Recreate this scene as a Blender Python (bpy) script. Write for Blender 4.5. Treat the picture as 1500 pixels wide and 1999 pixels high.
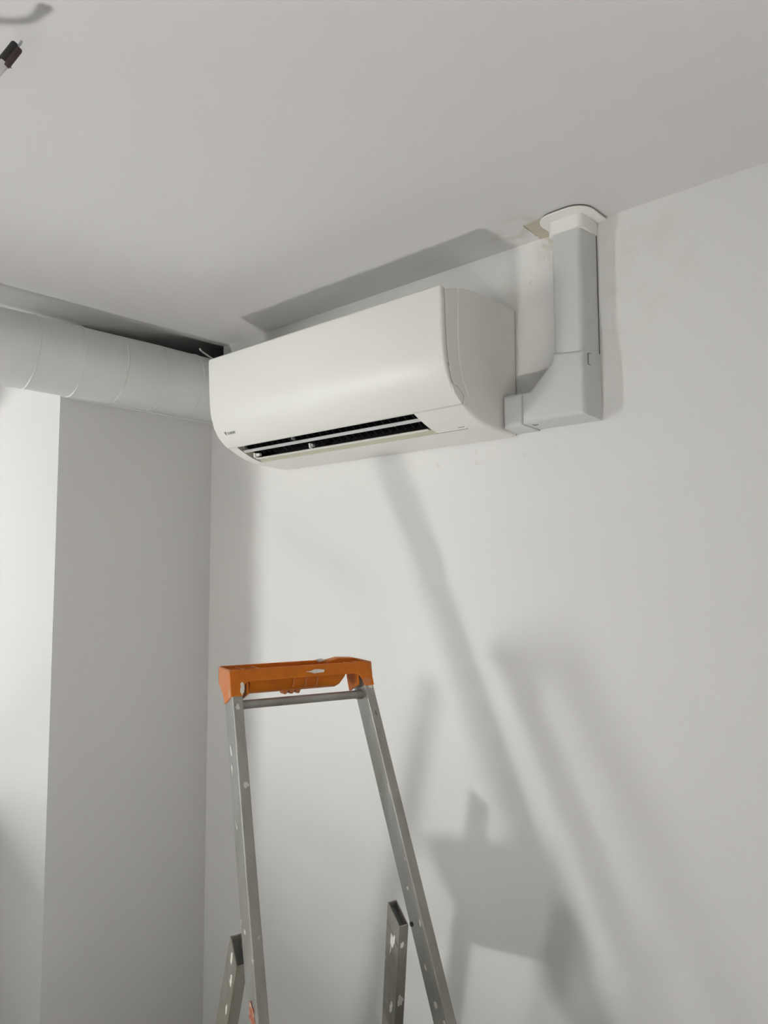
import bpy, bmesh, math, random
from mathutils import Vector, Matrix, Quaternion

random.seed(7)
for o in list(bpy.data.objects):
    bpy.data.objects.remove(o)
SC = bpy.context.scene
COL = SC.collection
H = 2.45                      # ceiling height; floor at z = 0, back wall at y = 0, left wall at x = 0

# ------------------------------------------------------------------ camera
YAW, PIT, ROL = 0.7357, 0.0855, -0.0037
fw = Vector((-math.sin(YAW)*math.cos(PIT), math.cos(YAW)*math.cos(PIT), math.sin(PIT)))
rt = Vector((math.cos(YAW), math.sin(YAW), 0))
up = rt.cross(fw)
rt, up = rt*math.cos(ROL) + up*math.sin(ROL), up*math.cos(ROL) - rt*math.sin(ROL)
cd = bpy.data.cameras.new('camera')
cd.sensor_width = 36.0
cd.lens = 1502.63/1999*36.0
cd.clip_start = 0.02
cam = bpy.data.objects.new('camera', cd)
COL.objects.link(cam)
M = Matrix((rt, up, -fw)).transposed().to_4x4()
M.translation = Vector((2.0142, -1.4159, H - 0.7264))
cam.matrix_world = M
SC.camera = cam

# ------------------------------------------------------------------ world, lights, exposure
SC.view_settings.view_transform = 'Standard'
SC.view_settings.look = 'None'
SC.view_settings.exposure = 0.0
SC.view_settings.gamma = 1.0
SC.view_settings.use_curve_mapping = False
SC.cycles.use_denoising = True
SC.cycles.max_bounces = 10
SC.cycles.diffuse_bounces = 7
SC.cycles.sample_clamp_indirect = 0.0
SC.cycles.caustics_reflective = False
SC.cycles.caustics_refractive = False

wd = bpy.data.worlds.new('sky')
SC.world = wd
wd.use_nodes = True
wd.node_tree.nodes['Background'].inputs[0].default_value = (0.74, 0.87, 1.0, 1)
wd.node_tree.nodes['Background'].inputs[1].default_value = 0.6


def lamp(name, kind, loc, aim, energy, color, **kw):
    d = bpy.data.lights.new(name, kind)
    d.energy = energy
    d.color = color
    for k, v in kw.items():
        setattr(d, k, v)
    o = bpy.data.objects.new(name, d)
    COL.objects.link(o)
    o.location = loc
    dr = Vector(aim) - Vector(loc)
    o.rotation_euler = dr.to_track_quat('-Z', 'Y').to_euler()
    return o


# sky portal in the window opening (guides sampling of the sky only)
pl = lamp('window_portal', 'AREA', (-0.50, -1.45, 1.70), (1, -1.45, 1.70), 1, (1, 1, 1),
          shape='RECTANGLE', size=1.8, size_y=1.1)
pl.data.cycles.is_portal = True
# added lamp on the floor standing in for a sunlit patch, shining straight up
lamp('floor_patch_lamp', 'AREA', (1.05, -2.12, 0.09), (1.05, -2.12, 3), 32, (1.0, 0.985, 0.95),
     shape='DISK', size=0.20)
# tall slot of daylight through the window in the left wall
lamp('window_daylight', 'AREA', (-1.85, -4.30, 1.25), (0.6, -0.2, 1.30), 94, (0.985, 1.0, 0.965),
     shape='RECTANGLE', size=0.58, size_y=0.95)
# added sunlight through an invented right-wall window: its floor patch brightens ceiling and wall
lamp('fill_sun', 'SUN', (9, -2.6, 7), (3.0, -2.6, 0.0), 235, (1.0, 0.97, 0.93), angle=math.radians(0.53))


# ------------------------------------------------------------------ materials
def mat(name, color, rough=0.5, metal=0.0, spec=0.5, build=None):
    m = bpy.data.materials.new(name)
    m.use_nodes = True
    nt = m.node_tree
    b = nt.nodes['Principled BSDF']
    b.inputs['Base Color'].default_value = (*color, 1)
    b.inputs['Roughness'].default_value = rough
    b.inputs['Metallic'].default_value = metal
    b.inputs['Specular IOR Level'].default_value = spec
    if build:
        build(nt, b, color)
    return m


def nz(nt, scale, detail=4, rough=0.55, coord='Object', stretch=(1, 1, 1), off=(0, 0, 0)):
    tc = nt.nodes.new('ShaderNodeTexCoord')
    mp = nt.nodes.new('ShaderNodeMapping')
    mp.inputs['Scale'].default_value = stretch
    mp.inputs['Location'].default_value = off
    n = nt.nodes.new('ShaderNodeTexNoise')
    n.inputs['Scale'].default_value = scale
    n.inputs['Detail'].default_value = detail
    n.inputs['Roughness'].default_value = rough
    nt.links.new(tc.outputs[coord], mp.inputs[0])
    nt.links.new(mp.outputs[0], n.inputs['Vector'])
    return n.outputs['Fac']


def ramp(nt, fac, a, b, ca=(0, 0, 0, 1), cb=(1, 1, 1, 1)):
    r = nt.nodes.new('ShaderNodeValToRGB')
    r.color_ramp.elements[0].position = a
    r.color_ramp.elements[0].color = ca
    r.color_ramp.elements[1].position = b
    r.color_ramp.elements[1].color = cb
    nt.links.new(fac, r.inputs[0])
    return r.outputs[0]


def mixc(nt, fac, a, b):
    m = nt.nodes.new('ShaderNodeMix')
    m.data_type = 'RGBA'
    for s, v in ((m.inputs[0], fac), (m.inputs[6], a), (m.inputs[7], b)):
        if isinstance(v, (int, float)):
            s.default_value = v
        elif isinstance(v, tuple):
            s.default_value = (*v, 1) if len(v) == 3 else v
        else:
            nt.links.new(v, s)
    return m.outputs[2]


def mth(nt, op, a, b):
    m = nt.nodes.new('ShaderNodeMath')
    m.operation = op
    for s, v in ((m.inputs[0], a), (m.inputs[1], b)):
        if isinstance(v, (int, float)):
            s.default_value = v
        else:
            nt.links.new(v, s)
    return m.outputs[0]


def bump(nt, b, fac, strength, dist=0.002):
    bp = nt.nodes.new('ShaderNodeBump')
    bp.inputs['Strength'].default_value = strength
    bp.inputs['Distance'].default_value = dist
    nt.links.new(fac, bp.inputs['Height'])
    nt.links.new(bp.outputs[0], b.inputs['Normal'])


def blob(nt, centre, radii):
    """1 at centre falling to 0 on an ellipsoid, in the object's own coordinates"""
    tc = nt.nodes.new('ShaderNodeTexCoord')
    mp = nt.nodes.new('ShaderNodeMapping')
    mp.vector_type = 'TEXTURE'
    mp.inputs['Location'].default_value = centre
    mp.inputs['Scale'].default_value = radii
    g = nt.nodes.new('ShaderNodeTexGradient')
    g.gradient_type = 'SPHERICAL'
    nt.links.new(tc.outputs['Object'], mp.inputs[0])
    nt.links.new(mp.outputs[0], g.inputs[0])
    return g.outputs['Fac']


def wall_paint(marks):
    def f(nt, b, color):
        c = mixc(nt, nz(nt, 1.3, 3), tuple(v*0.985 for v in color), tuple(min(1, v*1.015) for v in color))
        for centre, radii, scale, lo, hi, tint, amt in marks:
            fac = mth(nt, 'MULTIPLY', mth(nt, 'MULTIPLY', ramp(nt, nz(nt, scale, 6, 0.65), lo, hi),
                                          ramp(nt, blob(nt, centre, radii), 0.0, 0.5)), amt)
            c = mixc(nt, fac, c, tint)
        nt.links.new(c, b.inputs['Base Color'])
        bump(nt, b, nz(nt, 260, 3), 0.06, 0.001)
    return f


def worn(splat, splat_amt, dirt, stretch=(1, 1, 1), scale=34, lo=0.63, hi=0.66):
    def f(nt, b, color):
        c = mixc(nt, ramp(nt, nz(nt, 14, 5, 0.6, stretch=stretch), 0.35, 0.7), color, dirt)
        c = mixc(nt, mth(nt, 'MULTIPLY', ramp(nt, nz(nt, scale, 4, 0.5, off=(3, 1, 2)), lo, hi), splat_amt), c, splat)
        nt.links.new(c, b.inputs['Base Color'])
        bump(nt, b, nz(nt, 60, 5), 0.15, 0.001)
        if b.inputs['Metallic'].default_value > 0:
            met = b.inputs['Metallic'].default_value
            s = ramp(nt, nz(nt, scale, 4, 0.5, off=(3, 1, 2)), lo, hi, (met,)*3 + (1,), (0, 0, 0, 1))
            nt.links.new(s, b.inputs['Metallic'])
    return f


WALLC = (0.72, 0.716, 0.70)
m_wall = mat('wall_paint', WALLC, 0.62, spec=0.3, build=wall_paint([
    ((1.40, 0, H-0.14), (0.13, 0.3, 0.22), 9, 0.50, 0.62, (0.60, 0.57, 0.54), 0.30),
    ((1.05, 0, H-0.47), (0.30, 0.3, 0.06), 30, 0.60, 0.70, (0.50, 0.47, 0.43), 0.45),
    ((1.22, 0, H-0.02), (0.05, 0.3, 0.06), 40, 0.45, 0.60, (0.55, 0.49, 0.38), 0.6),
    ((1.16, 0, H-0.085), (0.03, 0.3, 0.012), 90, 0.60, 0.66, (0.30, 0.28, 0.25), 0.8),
]))
m_ceil = mat('ceiling_paint', (0.665, 0.658, 0.655), 0.75, spec=0.2, build=wall_paint([
    ((1.19, -0.055, H), (0.10, 0.09, 0.3), 26, 0.48, 0.64, (0.52, 0.47, 0.37), 0.55),
]))
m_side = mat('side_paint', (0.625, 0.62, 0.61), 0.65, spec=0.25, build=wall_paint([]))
m_far = mat('low_bounce_grey_paint', (0.26, 0.26, 0.255), 0.7, spec=0.2, build=wall_paint([]))  # unseen walls coloured dark to cut bounced light
m_raw = mat('shaded_raw_concrete', (0.10, 0.10, 0.095), 0.95, spec=0.1,
            build=lambda nt, b, c: bump(nt, b, nz(nt, 30, 6), 0.5, 0.004))  # concrete colour darkened to hold the shade of the recess
m_floor = mat('screed_floor', (0.36, 0.35, 0.33), 0.8,
              build=lambda nt, b, c: nt.links.new(mixc(nt, nz(nt, 3, 6), (0.20, 0.195, 0.185), (0.26, 0.255, 0.245)), b.inputs['Base Color']))
m_plaster = mat('bare_plasterboard', (0.50, 0.47, 0.39), 0.95, spec=0.1,
                build=lambda nt, b, c: (nt.links.new(mixc(nt, nz(nt, 40, 5), (0.44, 0.41, 0.33), (0.56, 0.53, 0.45)), b.inputs['Base Color']),
                                        bump(nt, b, nz(nt, 90, 5), 0.3, 0.002)) and None)
m_ac = mat('white_plastic', (0.74, 0.73, 0.70), 0.45, spec=0.3,
           build=lambda nt, b, c: bump(nt, b, nz(nt, 900, 2), 0.03, 0.0003))
m_panel = mat('satin_white_plastic', (0.735, 0.728, 0.69), 0.37, spec=0.42,
              build=lambda nt, b, c: bump(nt, b, nz(nt, 900, 2), 0.03, 0.0003))
m_acin = mat('black_cavity_plastic', (0.010, 0.010, 0.011), 0.6,
             build=lambda nt, b, c: bump(nt, b, nz(nt, 100, 2), 0.05, 0.0005))
m_throat = mat('beige_outlet_plastic', (0.50, 0.48, 0.38), 0.5,
               build=lambda nt, b, c: bump(nt, b, nz(nt, 300, 2), 0.03, 0.0005))
m_vane = mat('grey_vane_plastic', (0.55, 0.55, 0.55), 0.35,
             build=lambda nt, b, c: bump(nt, b, nz(nt, 300, 2), 0.03, 0.0005))
m_ink = mat('grey_print', (0.22, 0.22, 0.21), 0.5,
            build=lambda nt, b, c: nt.links.new(mixc(nt, nz(nt, 500, 2), (0.20, 0.20, 0.19), (0.25, 0.25, 0.24)), b.inputs['Base Color']))
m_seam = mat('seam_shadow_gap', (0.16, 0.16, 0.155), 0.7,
             build=lambda nt, b, c: bump(nt, b, nz(nt, 300, 2), 0.03, 0.0005))
m_pvc = mat('trunking_pvc', (0.565, 0.577, 0.572), 0.42, spec=0.45,
            build=lambda nt, b, c: bump(nt, b, nz(nt, 700, 2), 0.03, 0.0003))
m_pale = mat('moulding_highlight_plastic', (0.86, 0.85, 0.82), 0.3,
             build=lambda nt, b, c: bump(nt, b, nz(nt, 300, 2), 0.03, 0.0005))
m_lseam = mat('grey_seam', (0.33, 0.33, 0.32), 0.6,
             build=lambda nt, b, c: bump(nt, b, nz(nt, 300, 2), 0.03, 0.0005))
m_pvcw = mat('collar_pvc', (0.80, 0.785, 0.755), 0.42, spec=0.45,
             build=lambda nt, b, c: bump(nt, b, nz(nt, 700, 2), 0.03, 0.0003))
m_duct = mat('painted_duct_wrap', (0.62, 0.625, 0.61), 0.75, spec=0.2,
             build=lambda nt, b, c: (nt.links.new(mixc(nt, nz(nt, 7, 5), (0.57, 0.575, 0.565), (0.66, 0.665, 0.65)), b.inputs['Base Color']),
                                     bump(nt, b, nz(nt, 40, 5), 0.25, 0.002)) and None)
m_alu = mat('worn_aluminium', (0.42, 0.415, 0.39), 0.48, 0.55, build=worn((0.66, 0.65, 0.59), 0.75, (0.30, 0.29, 0.25), (1, 1, 0.25), 44, 0.70, 0.73))
m_aluleg = mat('dirty_aluminium', (0.36, 0.35, 0.31), 0.52, 0.5, build=worn((0.70, 0.69, 0.62), 0.8, (0.22, 0.205, 0.16), (1, 1, 0.25), 40, 0.66, 0.70))
m_tread = mat('ribbed_aluminium', (0.45, 0.44, 0.42), 0.5, 0.6, build=worn((0.7, 0.7, 0.66), 0.8, (0.33, 0.32, 0.29)))
m_orange = mat('orange_plastic', (0.68, 0.19, 0.006), 0.46, spec=0.35, build=worn((0.46, 0.36, 0.27), 0.6, (0.50, 0.125, 0.010), scale=38, lo=0.68, hi=0.73))
m_oranged = mat('dusty_orange_plastic', (0.62, 0.20, 0.06), 0.6, spec=0.3, build=worn((0.55, 0.40, 0.32), 0.6, (0.56, 0.24, 0.12), scale=30, lo=0.6, hi=0.7))
m_splash = mat('dried_paint', (0.72, 0.70, 0.64), 0.8,
               build=lambda nt, b, c: bump(nt, b, nz(nt, 200, 4), 0.4, 0.001))
m_ospl = mat('orange_paint_splash', (0.55, 0.17, 0.07), 0.7,
             build=lambda nt, b, c: (nt.links.new(mixc(nt, ramp(nt, nz(nt, 60, 4), 0.5, 0.6), (0.40, 0.125, 0.065), (0.52, 0.36, 0.28)), b.inputs['Base Color']),
                                     bump(nt, b, nz(nt, 200, 4), 0.4, 0.001)) and None)
m_cable = mat('grey_cable_sheath', (0.52, 0.51, 0.52), 0.5,
              build=lambda nt, b, c: bump(nt, b, nz(nt, 300, 3), 0.05, 0.0005))
m_wcable = mat('white_cable_sheath', (0.62, 0.62, 0.60), 0.5,
               build=lambda nt, b, c: bump(nt, b, nz(nt, 300, 3), 0.05, 0.0005))
m_tape = mat('black_tape', (0.018, 0.017, 0.016), 0.42,
             build=lambda nt, b, c: bump(nt, b, nz(nt, 200, 3), 0.3, 0.001))
m_tapeb = mat('brown_tape', (0.045, 0.028, 0.028), 0.45,
              build=lambda nt, b, c: bump(nt, b, nz(nt, 200, 3), 0.3, 0.001))
m_copper = mat('bare_wire', (0.45, 0.47, 0.52), 0.3, 0.9,
               build=lambda nt, b, c: bump(nt, b, nz(nt, 400, 2), 0.1, 0.0005))
m_pave = mat('balcony_paving', (0.55, 0.54, 0.52), 0.85,
             build=lambda nt, b, c: bump(nt, b, nz(nt, 40, 4), 0.2, 0.002))
m_upvc = mat('window_upvc', (0.78, 0.78, 0.77), 0.35,
             build=lambda nt, b, c: bump(nt, b, nz(nt, 400, 2), 0.03, 0.0005))


# ------------------------------------------------------------------ mesh helpers
def obj(name, bm, m, parent=None, smooth=None, bevel=None, **props):
    bmesh.ops.recalc_face_normals(bm, faces=bm.faces[:])
    me = bpy.data.meshes.new(name)
    bm.to_mesh(me)
    bm.free()
    me.materials.append(m)
    o = bpy.data.objects.new(name, me)
    COL.objects.link(o)
    if parent:
        o.parent = parent
    if smooth is not None:
        for p in me.polygons:
            p.use_smooth = True
        try:
            me.set_sharp_from_angle(angle=math.radians(smooth))
        except Exception:
            pass
    if bevel:
        md = o.modifiers.new('bevel', 'BEVEL')
        md.width = bevel
        md.segments = 2
        md.limit_method = 'ANGLE'
        md.angle_limit = math.radians(40)
    for k, v in props.items():
        o[k] = v
    return o


def empty(name, loc, label, cat):
    o = bpy.data.objects.new(name, None)
    COL.objects.link(o)
    o.location = loc
    o.empty_display_size = 0.05
    o['label'] = label
    o['category'] = cat
    return o


def local(bm, root):
    bmesh.ops.translate(bm, verts=bm.verts[:], vec=-Vector(root.location))
    return bm


def box(bm, x0, x1, y0, y1, z0, z1):
    v = [bm.verts.new((x, y, z)) for x in (x0, x1) for y in (y0, y1) for z in (z0, z1)]
    for f in ((0, 1, 3, 2), (4, 6, 7, 5), (0, 4, 5, 1), (2, 3, 7, 6), (0, 2, 6, 4), (1, 5, 7, 3)):
        bm.faces.new([v[i] for i in f])
    return v


def hexa(bm, pts):
    """box from 8 corner points: 4 of one end then 4 of the other, same winding"""
    v = [bm.verts.new(p) for p in pts]
    bm.faces.new(v[:4])
    bm.faces.new(v[4:])
    for i in range(4):
        j = (i+1) % 4
        bm.faces.new((v[i], v[j], v[4+j], v[4+i]))
    return v


def tube(bm, pts, rad, n=12, cap=True, roll=None):
    """swept round tube; rad is a number or list"""
    pts = [Vector(p) for p in pts]
    rings = []
    prev = None
    for i, p in enumerate(pts):
        t = (pts[min(i+1, len(pts)-1)] - pts[max(i-1, 0)]).normalized()
        a = prev if prev else (Vector((0, 0, 1)) if abs(t.z) < 0.9 else Vector((1, 0, 0)))
        a = (a - t*a.dot(t)).normalized()
        b = t.cross(a)
        prev = a
        r = rad[i] if isinstance(rad, (list, tuple)) else rad
        rings.append([bm.verts.new(p + (a*math.cos(2*math.pi*k/n) + b*math.sin(2*math.pi*k/n))*r) for k in range(n)])
    for r0, r1 in zip(rings, rings[1:]):
        for k in range(n):
            bm.faces.new((r0[k], r0[(k+1) % n], r1[(k+1) % n], r1[k]))
    if cap:
        bm.faces.new(rings[0])
        bm.faces.new(rings[-1][::-1])


def spline(pts, n=8):
    """Catmull-Rom through pts"""
    P = [Vector(p) for p in pts]
    P = [P[0]*2-P[1]] + P + [P[-1]*2-P[-2]]
    out = []
    for i in range(1, len(P)-2):
        for k in range(n):
            t = k/n
            a, b, c, d = P[i-1:i+3]
            out.append(0.5*((2*b) + (c-a)*t + (2*a-5*b+4*c-d)*t*t + (3*b-a-3*c+d)*t**3))
    out.append(P[-2])
    return out


def prism(bm, poly, axis, a, b):
    """extrude polygon along axis: axis 'x' -> poly is (y,z); 'y' -> (x,z); 'z' -> (x,y)"""
    def pt(q, v):
        return {'x': (v, q[0], q[1]), 'y': (q[0], v, q[1]), 'z': (q[0], q[1], v)}[axis]
    va = [bm.verts.new(pt(q, a)) for q in poly]
    vb = [bm.verts.new(pt(q, b)) for q in poly]
    bm.faces.new(va)
    bm.faces.new(vb[::-1])
    n = len(poly)
    for i in range(n):
        j = (i+1) % n
        bm.faces.new((va[i], vb[i], vb[j], va[j]))


def struct(name, bm, m, **kw):
    return obj(name, bm, m, kind='structure', **kw)


# ------------------------------------------------------------------ room shell
RX, FY = 4.4, -5.4            # right wall, wall behind the camera
PD = 0.489                    # pier runs from y = -PD to the back wall
PT = H - 0.2340               # top of the pier (the duct lies on it)
SX = 0.0555                   # edge of the ceiling boards along the duct
OX = -0.46                    # outer wall plane at the back of the window recess
RY = -2.62                    # near side of the window recess

bm = bmesh.new()
box(bm, OX-0.3, RX+0.1, FY-0.1, 0.55, -0.1, 0.0)
struct('floor', bm, m_floor)

bm = bmesh.new()
box(bm, SX, RX, FY, 0.0, H, H+0.03)                 # painted boards
ceil_o = struct('ceiling', bm, m_ceil)
bm = bmesh.new()
box(bm, OX-0.1, RX+0.1, FY-0.1, 0.55, H+0.03, H+0.12)
struct('ceiling_1', bm, m_ceil)

bm = bmesh.new()
box(bm, SX, RX+0.1, 0.0, 0.12, 0.0, H)
box(bm, OX-0.1, SX, 0.0, 0.12, 0.0, PT)
struct('wall_back', bm, m_wall)

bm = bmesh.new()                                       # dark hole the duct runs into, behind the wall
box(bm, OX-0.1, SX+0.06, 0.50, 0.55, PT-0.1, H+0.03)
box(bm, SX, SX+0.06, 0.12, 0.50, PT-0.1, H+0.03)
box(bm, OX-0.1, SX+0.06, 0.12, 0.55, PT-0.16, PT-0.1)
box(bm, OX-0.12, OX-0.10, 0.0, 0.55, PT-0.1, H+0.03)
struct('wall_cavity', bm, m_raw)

bm = bmesh.new()
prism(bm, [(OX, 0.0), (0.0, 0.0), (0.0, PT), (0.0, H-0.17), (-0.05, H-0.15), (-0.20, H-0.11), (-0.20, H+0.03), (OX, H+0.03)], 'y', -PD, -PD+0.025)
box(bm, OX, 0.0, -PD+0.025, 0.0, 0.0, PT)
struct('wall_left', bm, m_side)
bm = bmesh.new()                                       # unpainted back of the duct niche above the pier, coloured dark for shade
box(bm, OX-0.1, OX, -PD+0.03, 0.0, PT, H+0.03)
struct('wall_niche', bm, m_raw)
bm = bmesh.new()                                       # near side of the recess and the rest of the left wall
box(bm, OX, 0.0, FY, RY, 0.0, H+0.03)
struct('wall_left_1', bm, m_far)
SILL, HEAD = 1.06, 2.24
bm = bmesh.new()                                       # outer wall round the window
box(bm, OX-0.1, OX, RY, -PD+0.03, HEAD, H+0.03)
box(bm, OX-0.1, OX, RY, -PD+0.03, 0.0, SILL)
box(bm, OX-0.1, OX, -PD-0.05, -PD+0.03, SILL, HEAD)
box(bm, OX-0.1, OX, RY, RY+0.03, SILL, HEAD)
struct('wall_outer', bm, m_side)
bm = bmesh.new()
box(bm, RX, RX+0.1, -1.95, 0.0, 0.0, H)
box(bm, RX, RX+0.1, FY, -3.25, 0.0, H)
box(bm, RX, RX+0.1, -3.25, -1.95, 0.0, 0.95)
box(bm, RX, RX+0.1, -3.25, -1.95, 2.05, H)
struct('wall_right', bm, m_far)
bm = bmesh.new()
box(bm, RX+0.02, RX+0.08, -3.25, -3.20, 0.95, 2.05)
box(bm, RX+0.02, RX+0.08, -2.00, -1.95, 0.95, 2.05)
box(bm, RX+0.02, RX+0.08, -3.20, -2.00, 0.95, 1.00)
box(bm, RX+0.02, RX+0.08, -3.20, -2.00, 2.00, 2.05)
struct('fill_window', bm, m_upvc, bevel=0.004)  # added frame and opening, unseen, to let the fill light in
bm = bmesh.new()
box(bm, OX, RX, FY-0.1, FY, 0.0, H+0.03)
struct('wall_front', bm, m_far)
bm = bmesh.new()                                       # window frame, casements folded open outside
y0, y1 = RY+0.03, -PD-0.05
box(bm, OX-0.08, OX-0.02, y0, y0+0.05, SILL, HEAD)
box(bm, OX-0.08, OX-0.02, y1-0.05, y1, SILL, HEAD)
box(bm, OX-0.08, OX-0.02, y0+0.05, y1-0.05, HEAD-0.05, HEAD)
box(bm, OX-0.08, OX-0.02, y0+0.05, y1-0.05, SILL, SILL+0.04)
struct('window_1', bm, m_upvc, bevel=0.004)
bm = bmesh.new()
box(bm, -2.3, OX-0.1, -8.0, 3.0, -0.12, -0.02)
struct('floor_balcony', bm, m_pave)

# bare plasterboard patch beside the trunking collar: a part of the ceiling
bm = bmesh.new()
prism(bm, [(1.1985, -0.081), (1.2576, -0.0855), (1.275, -0.03), (1.255, -0.001), (1.191, -0.001), (1.1955, -0.04)], 'z', H-0.0012, H+0.001)
obj('plaster_patch', bm, m_plaster, ceil_o, label='bare beige plasterboard patch beside the collar')
bm = bmesh.new()
tube(bm, [(1.198, -0.081, H-0.001), (1.1965, -0.06, H-0.0010), (1.1955, -0.04, H-0.0006), (1.1925, -0.02, H-0.0004)], 0.0008, 6)
tube(bm, [(1.2576, -0.086, H-0.001), (1.272, -0.094, H-0.0012)], 0.0018, 6)
obj('plaster_crack', bm, m_seam, ceil_o, label='dark cracked edge of the patch')

# ------------------------------------------------------------------ round duct along the left wall
DR, DXc, DZc = 0.096, 0.037, H-0.144
dn = empty('ventilation_duct', (DXc, -0.9, DZc), 'round grey-white wrapped duct running along the left wall under the ceiling', 'duct')
NS = 64
bm = bmesh.new()
ylist = [-2.75 + 0.03*i for i in range(105)]
rings = []
for i, y in enumerate(ylist):
    if y > 0.38:
        break
    ph = y*9
    ring = []
    for k in range(NS):
        a = 2*math.pi*k/NS
        r = DR*(1 + 0.006*math.sin(3*a+ph) + 0.004*math.sin(7*a-2.3*ph) + random.uniform(-0.0015, 0.0015))
        ring.append(bm.verts.new((DXc + r*math.cos(a), y, DZc + r*math.sin(a))))
    rings.append(ring)
for r0, r1 in zip(rings, rings[1:]):
    for k in range(NS):
        bm.faces.new((r0[k], r0[(k+1) % NS], r1[(k+1) % NS], r1[k]))
bm.faces.new(rings[0])
bm.faces.new(rings[-1][::-1])
obj('duct_body', local(bm, dn), m_duct, dn, smooth=60)
# spiral seams of the wrap
for i, (y, amp) in enumerate([(-0.596, 0.0030), (-0.476, 0.0030), (-0.357, 0.0030), (-0.2345, 0.0026), (-0.115, 0.0026),
                              (-0.72, 0.003), (-0.84, 0.003), (-0.97, 0.003), (-1.09, 0.003), (-1.22, 0.003), (-1.34, 0.003), (-1.47, 0.003)]):
    bm = bmesh.new()
    pts = []
    for k in range(40):
        a = math.radians(-140 + k*250/39)
        yy = y - 0.008*math.cos(a) + 0.006*math.sin(a)
        rr = DR + 0.0002 + 0.0007*math.sin(k*0.9)
        pts.append((DXc + rr*math.cos(a), yy, DZc + rr*math.sin(a)))
    tube(bm, pts, [amp*(0.35+0.55*abs(math.sin(k*0.13+i))) for k in range(40)], 8)
    obj('wrap_seam', local(bm, dn), m_duct, dn, smooth=60)
# plaster bead where the duct rests on the pier
bm = bmesh.new()
pts = [(0.003+0.0006*math.sin(k*1.7), -PD+0.004+k*(PD-0.006)/30, PT+0.0005-0.004*k/30+0.0008*math.sin(k*2.1)) for k in range(31)]
tube(bm, pts, 0.0045, 8)
obj('filler_bead', local(bm, dn), m_duct, dn, smooth=60)

# thin cable coming out of the gap above the duct
bm = bmesh.new()
tube(bm, spline([(0.078, -0.103, H-0.034), (0.082, -0.10, H-0.042), (0.098, -0.085, H-0.058),
                 (0.120, -0.050, H-0.086), (0.138, -0.026, H-0.125), (0.138, -0.010, H-0.20), (0.138, 0.004, H-0.215)], 8), 0.0026, 10)
obj('thin_cable', bm, m_wcable, smooth=60, label='thin white cable poking out of the dark gap above the duct', category='cable')

# ------------------------------------------------------------------ air conditioner
AX0, AX1 = 0.357, 1.1237
# outline (t = distance from wall, z below ceiling), from top back over the front to bottom back
PANEL = [(0.2535, -0.1585), (0.2600, -0.1560), (0.2650, -0.1600), (0.2662, -0.1660), (0.2648, -0.20), (0.2635, -0.238), (0.2605, -0.278), (0.2575, -0.300),
         (0.2528, -0.319), (0.2458, -0.3385), (0.2360, -0.3555), (0.2260, -0.3665), (0.2140, -0.3765), (0.2030, -0.3838)]
BOTTOM = [(0.2000, -0.3855), (0.190, -0.3905), (0.180, -0.3952), (0.165, -0.4020), (0.148, -0.4084), (0.130, -0.4130), (0.1175, -0.4158), (0.1121, -0.4168),
          (0.0865, -0.4187), (0.056, -0.4198), (0.022, -0.4215), (0.004, -0.4222)]
TOP = [(0.004, -0.139), (0.066, -0.1395), (0.116, -0.1398), (0.148, -0.1402), (0.170, -0.1415), (0.190, -0.1440), (0.2138, -0.1500), (0.235, -0.1570), (0.2500, -0.1640)]


def off(poly, d):
    """offset an open polyline to its right-hand inside (towards the body)"""
    out = []
    n = len(poly)
    for i, (t, z) in enumerate(poly):
        a = poly[max(i-1, 0)]
        b = poly[min(i+1, n-1)]
        dx, dz = b[0]-a[0], b[1]-a[1]
        L = math.hypot(dx, dz)
        out.append((t + dz/L*d, z - dx/L*d))
    return out


ac = empty('air_conditioner', (AX0, 0, H-0.422), 'white wall-mounted split air conditioner above the ladder', 'air conditioner')
INNER = off(PANEL[2:], 0.0115)                          # body surface behind the front panel
OUT = TOP + INNER[1:] + BOTTOM                          # full outline, back-top ... back-bottom
iA = len(TOP) + len(INNER) - 1                          # first bottom point
# column positions along x with rounded ends
ER = 0.007
cols = []
for k in range(5):
    a = math.pi/2*k/4
    cols.append((AX0 + ER*(1-math.sin(a)), ER*(1-math.cos(a))))
cols = [(AX0 + ER*(1-math.cos(math.pi/2*k/4)), ER*(1-math.sin(math.pi/2*k/4))) for k in range(5)]
SX0, SX1 = 0.3965, 0.9985
cols += [(SX0, 0.0), (0.55, 0.0), (0.70, 0.0), (0.85, 0.0), (SX1, 0.0)]
cols += [(AX1 - ER*(1-math.cos(math.pi/2*k/4)), ER*(1-math.sin(math.pi/2*k/4))) for k in range(4, -1, -1)]
S0 = iA                                                 # slot rows: BOTTOM[0] .. BOTTOM[6]
S1 = iA + 6
bm = bmesh.new()
grid = []
for x, d in cols:
    pol = off(OUT, d) if d > 1e-6 else OUT
    grid.append([bm.verts.new((x, -t, H+z)) for t, z in pol])
for ci in range(len(cols)-1):
    inslot = SX0-1e-6 <= cols[ci][0] and cols[ci+1][0] <= SX1+1e-6
    for r in range(len(OUT)-1):
        if inslot and S0 <= r < S1:
            continue
        bm.faces.new((grid[ci][r], grid[ci+1][r], grid[ci+1][r+1], grid[ci][r+1]))
for g in (grid[0], grid[-1]):
    bm.faces.new(g)
bm.faces.new([g[0] for g in grid] + [g[-1] for g in grid[::-1]])
obj('housing', local(bm, ac), m_ac, ac, smooth=35)

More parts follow.
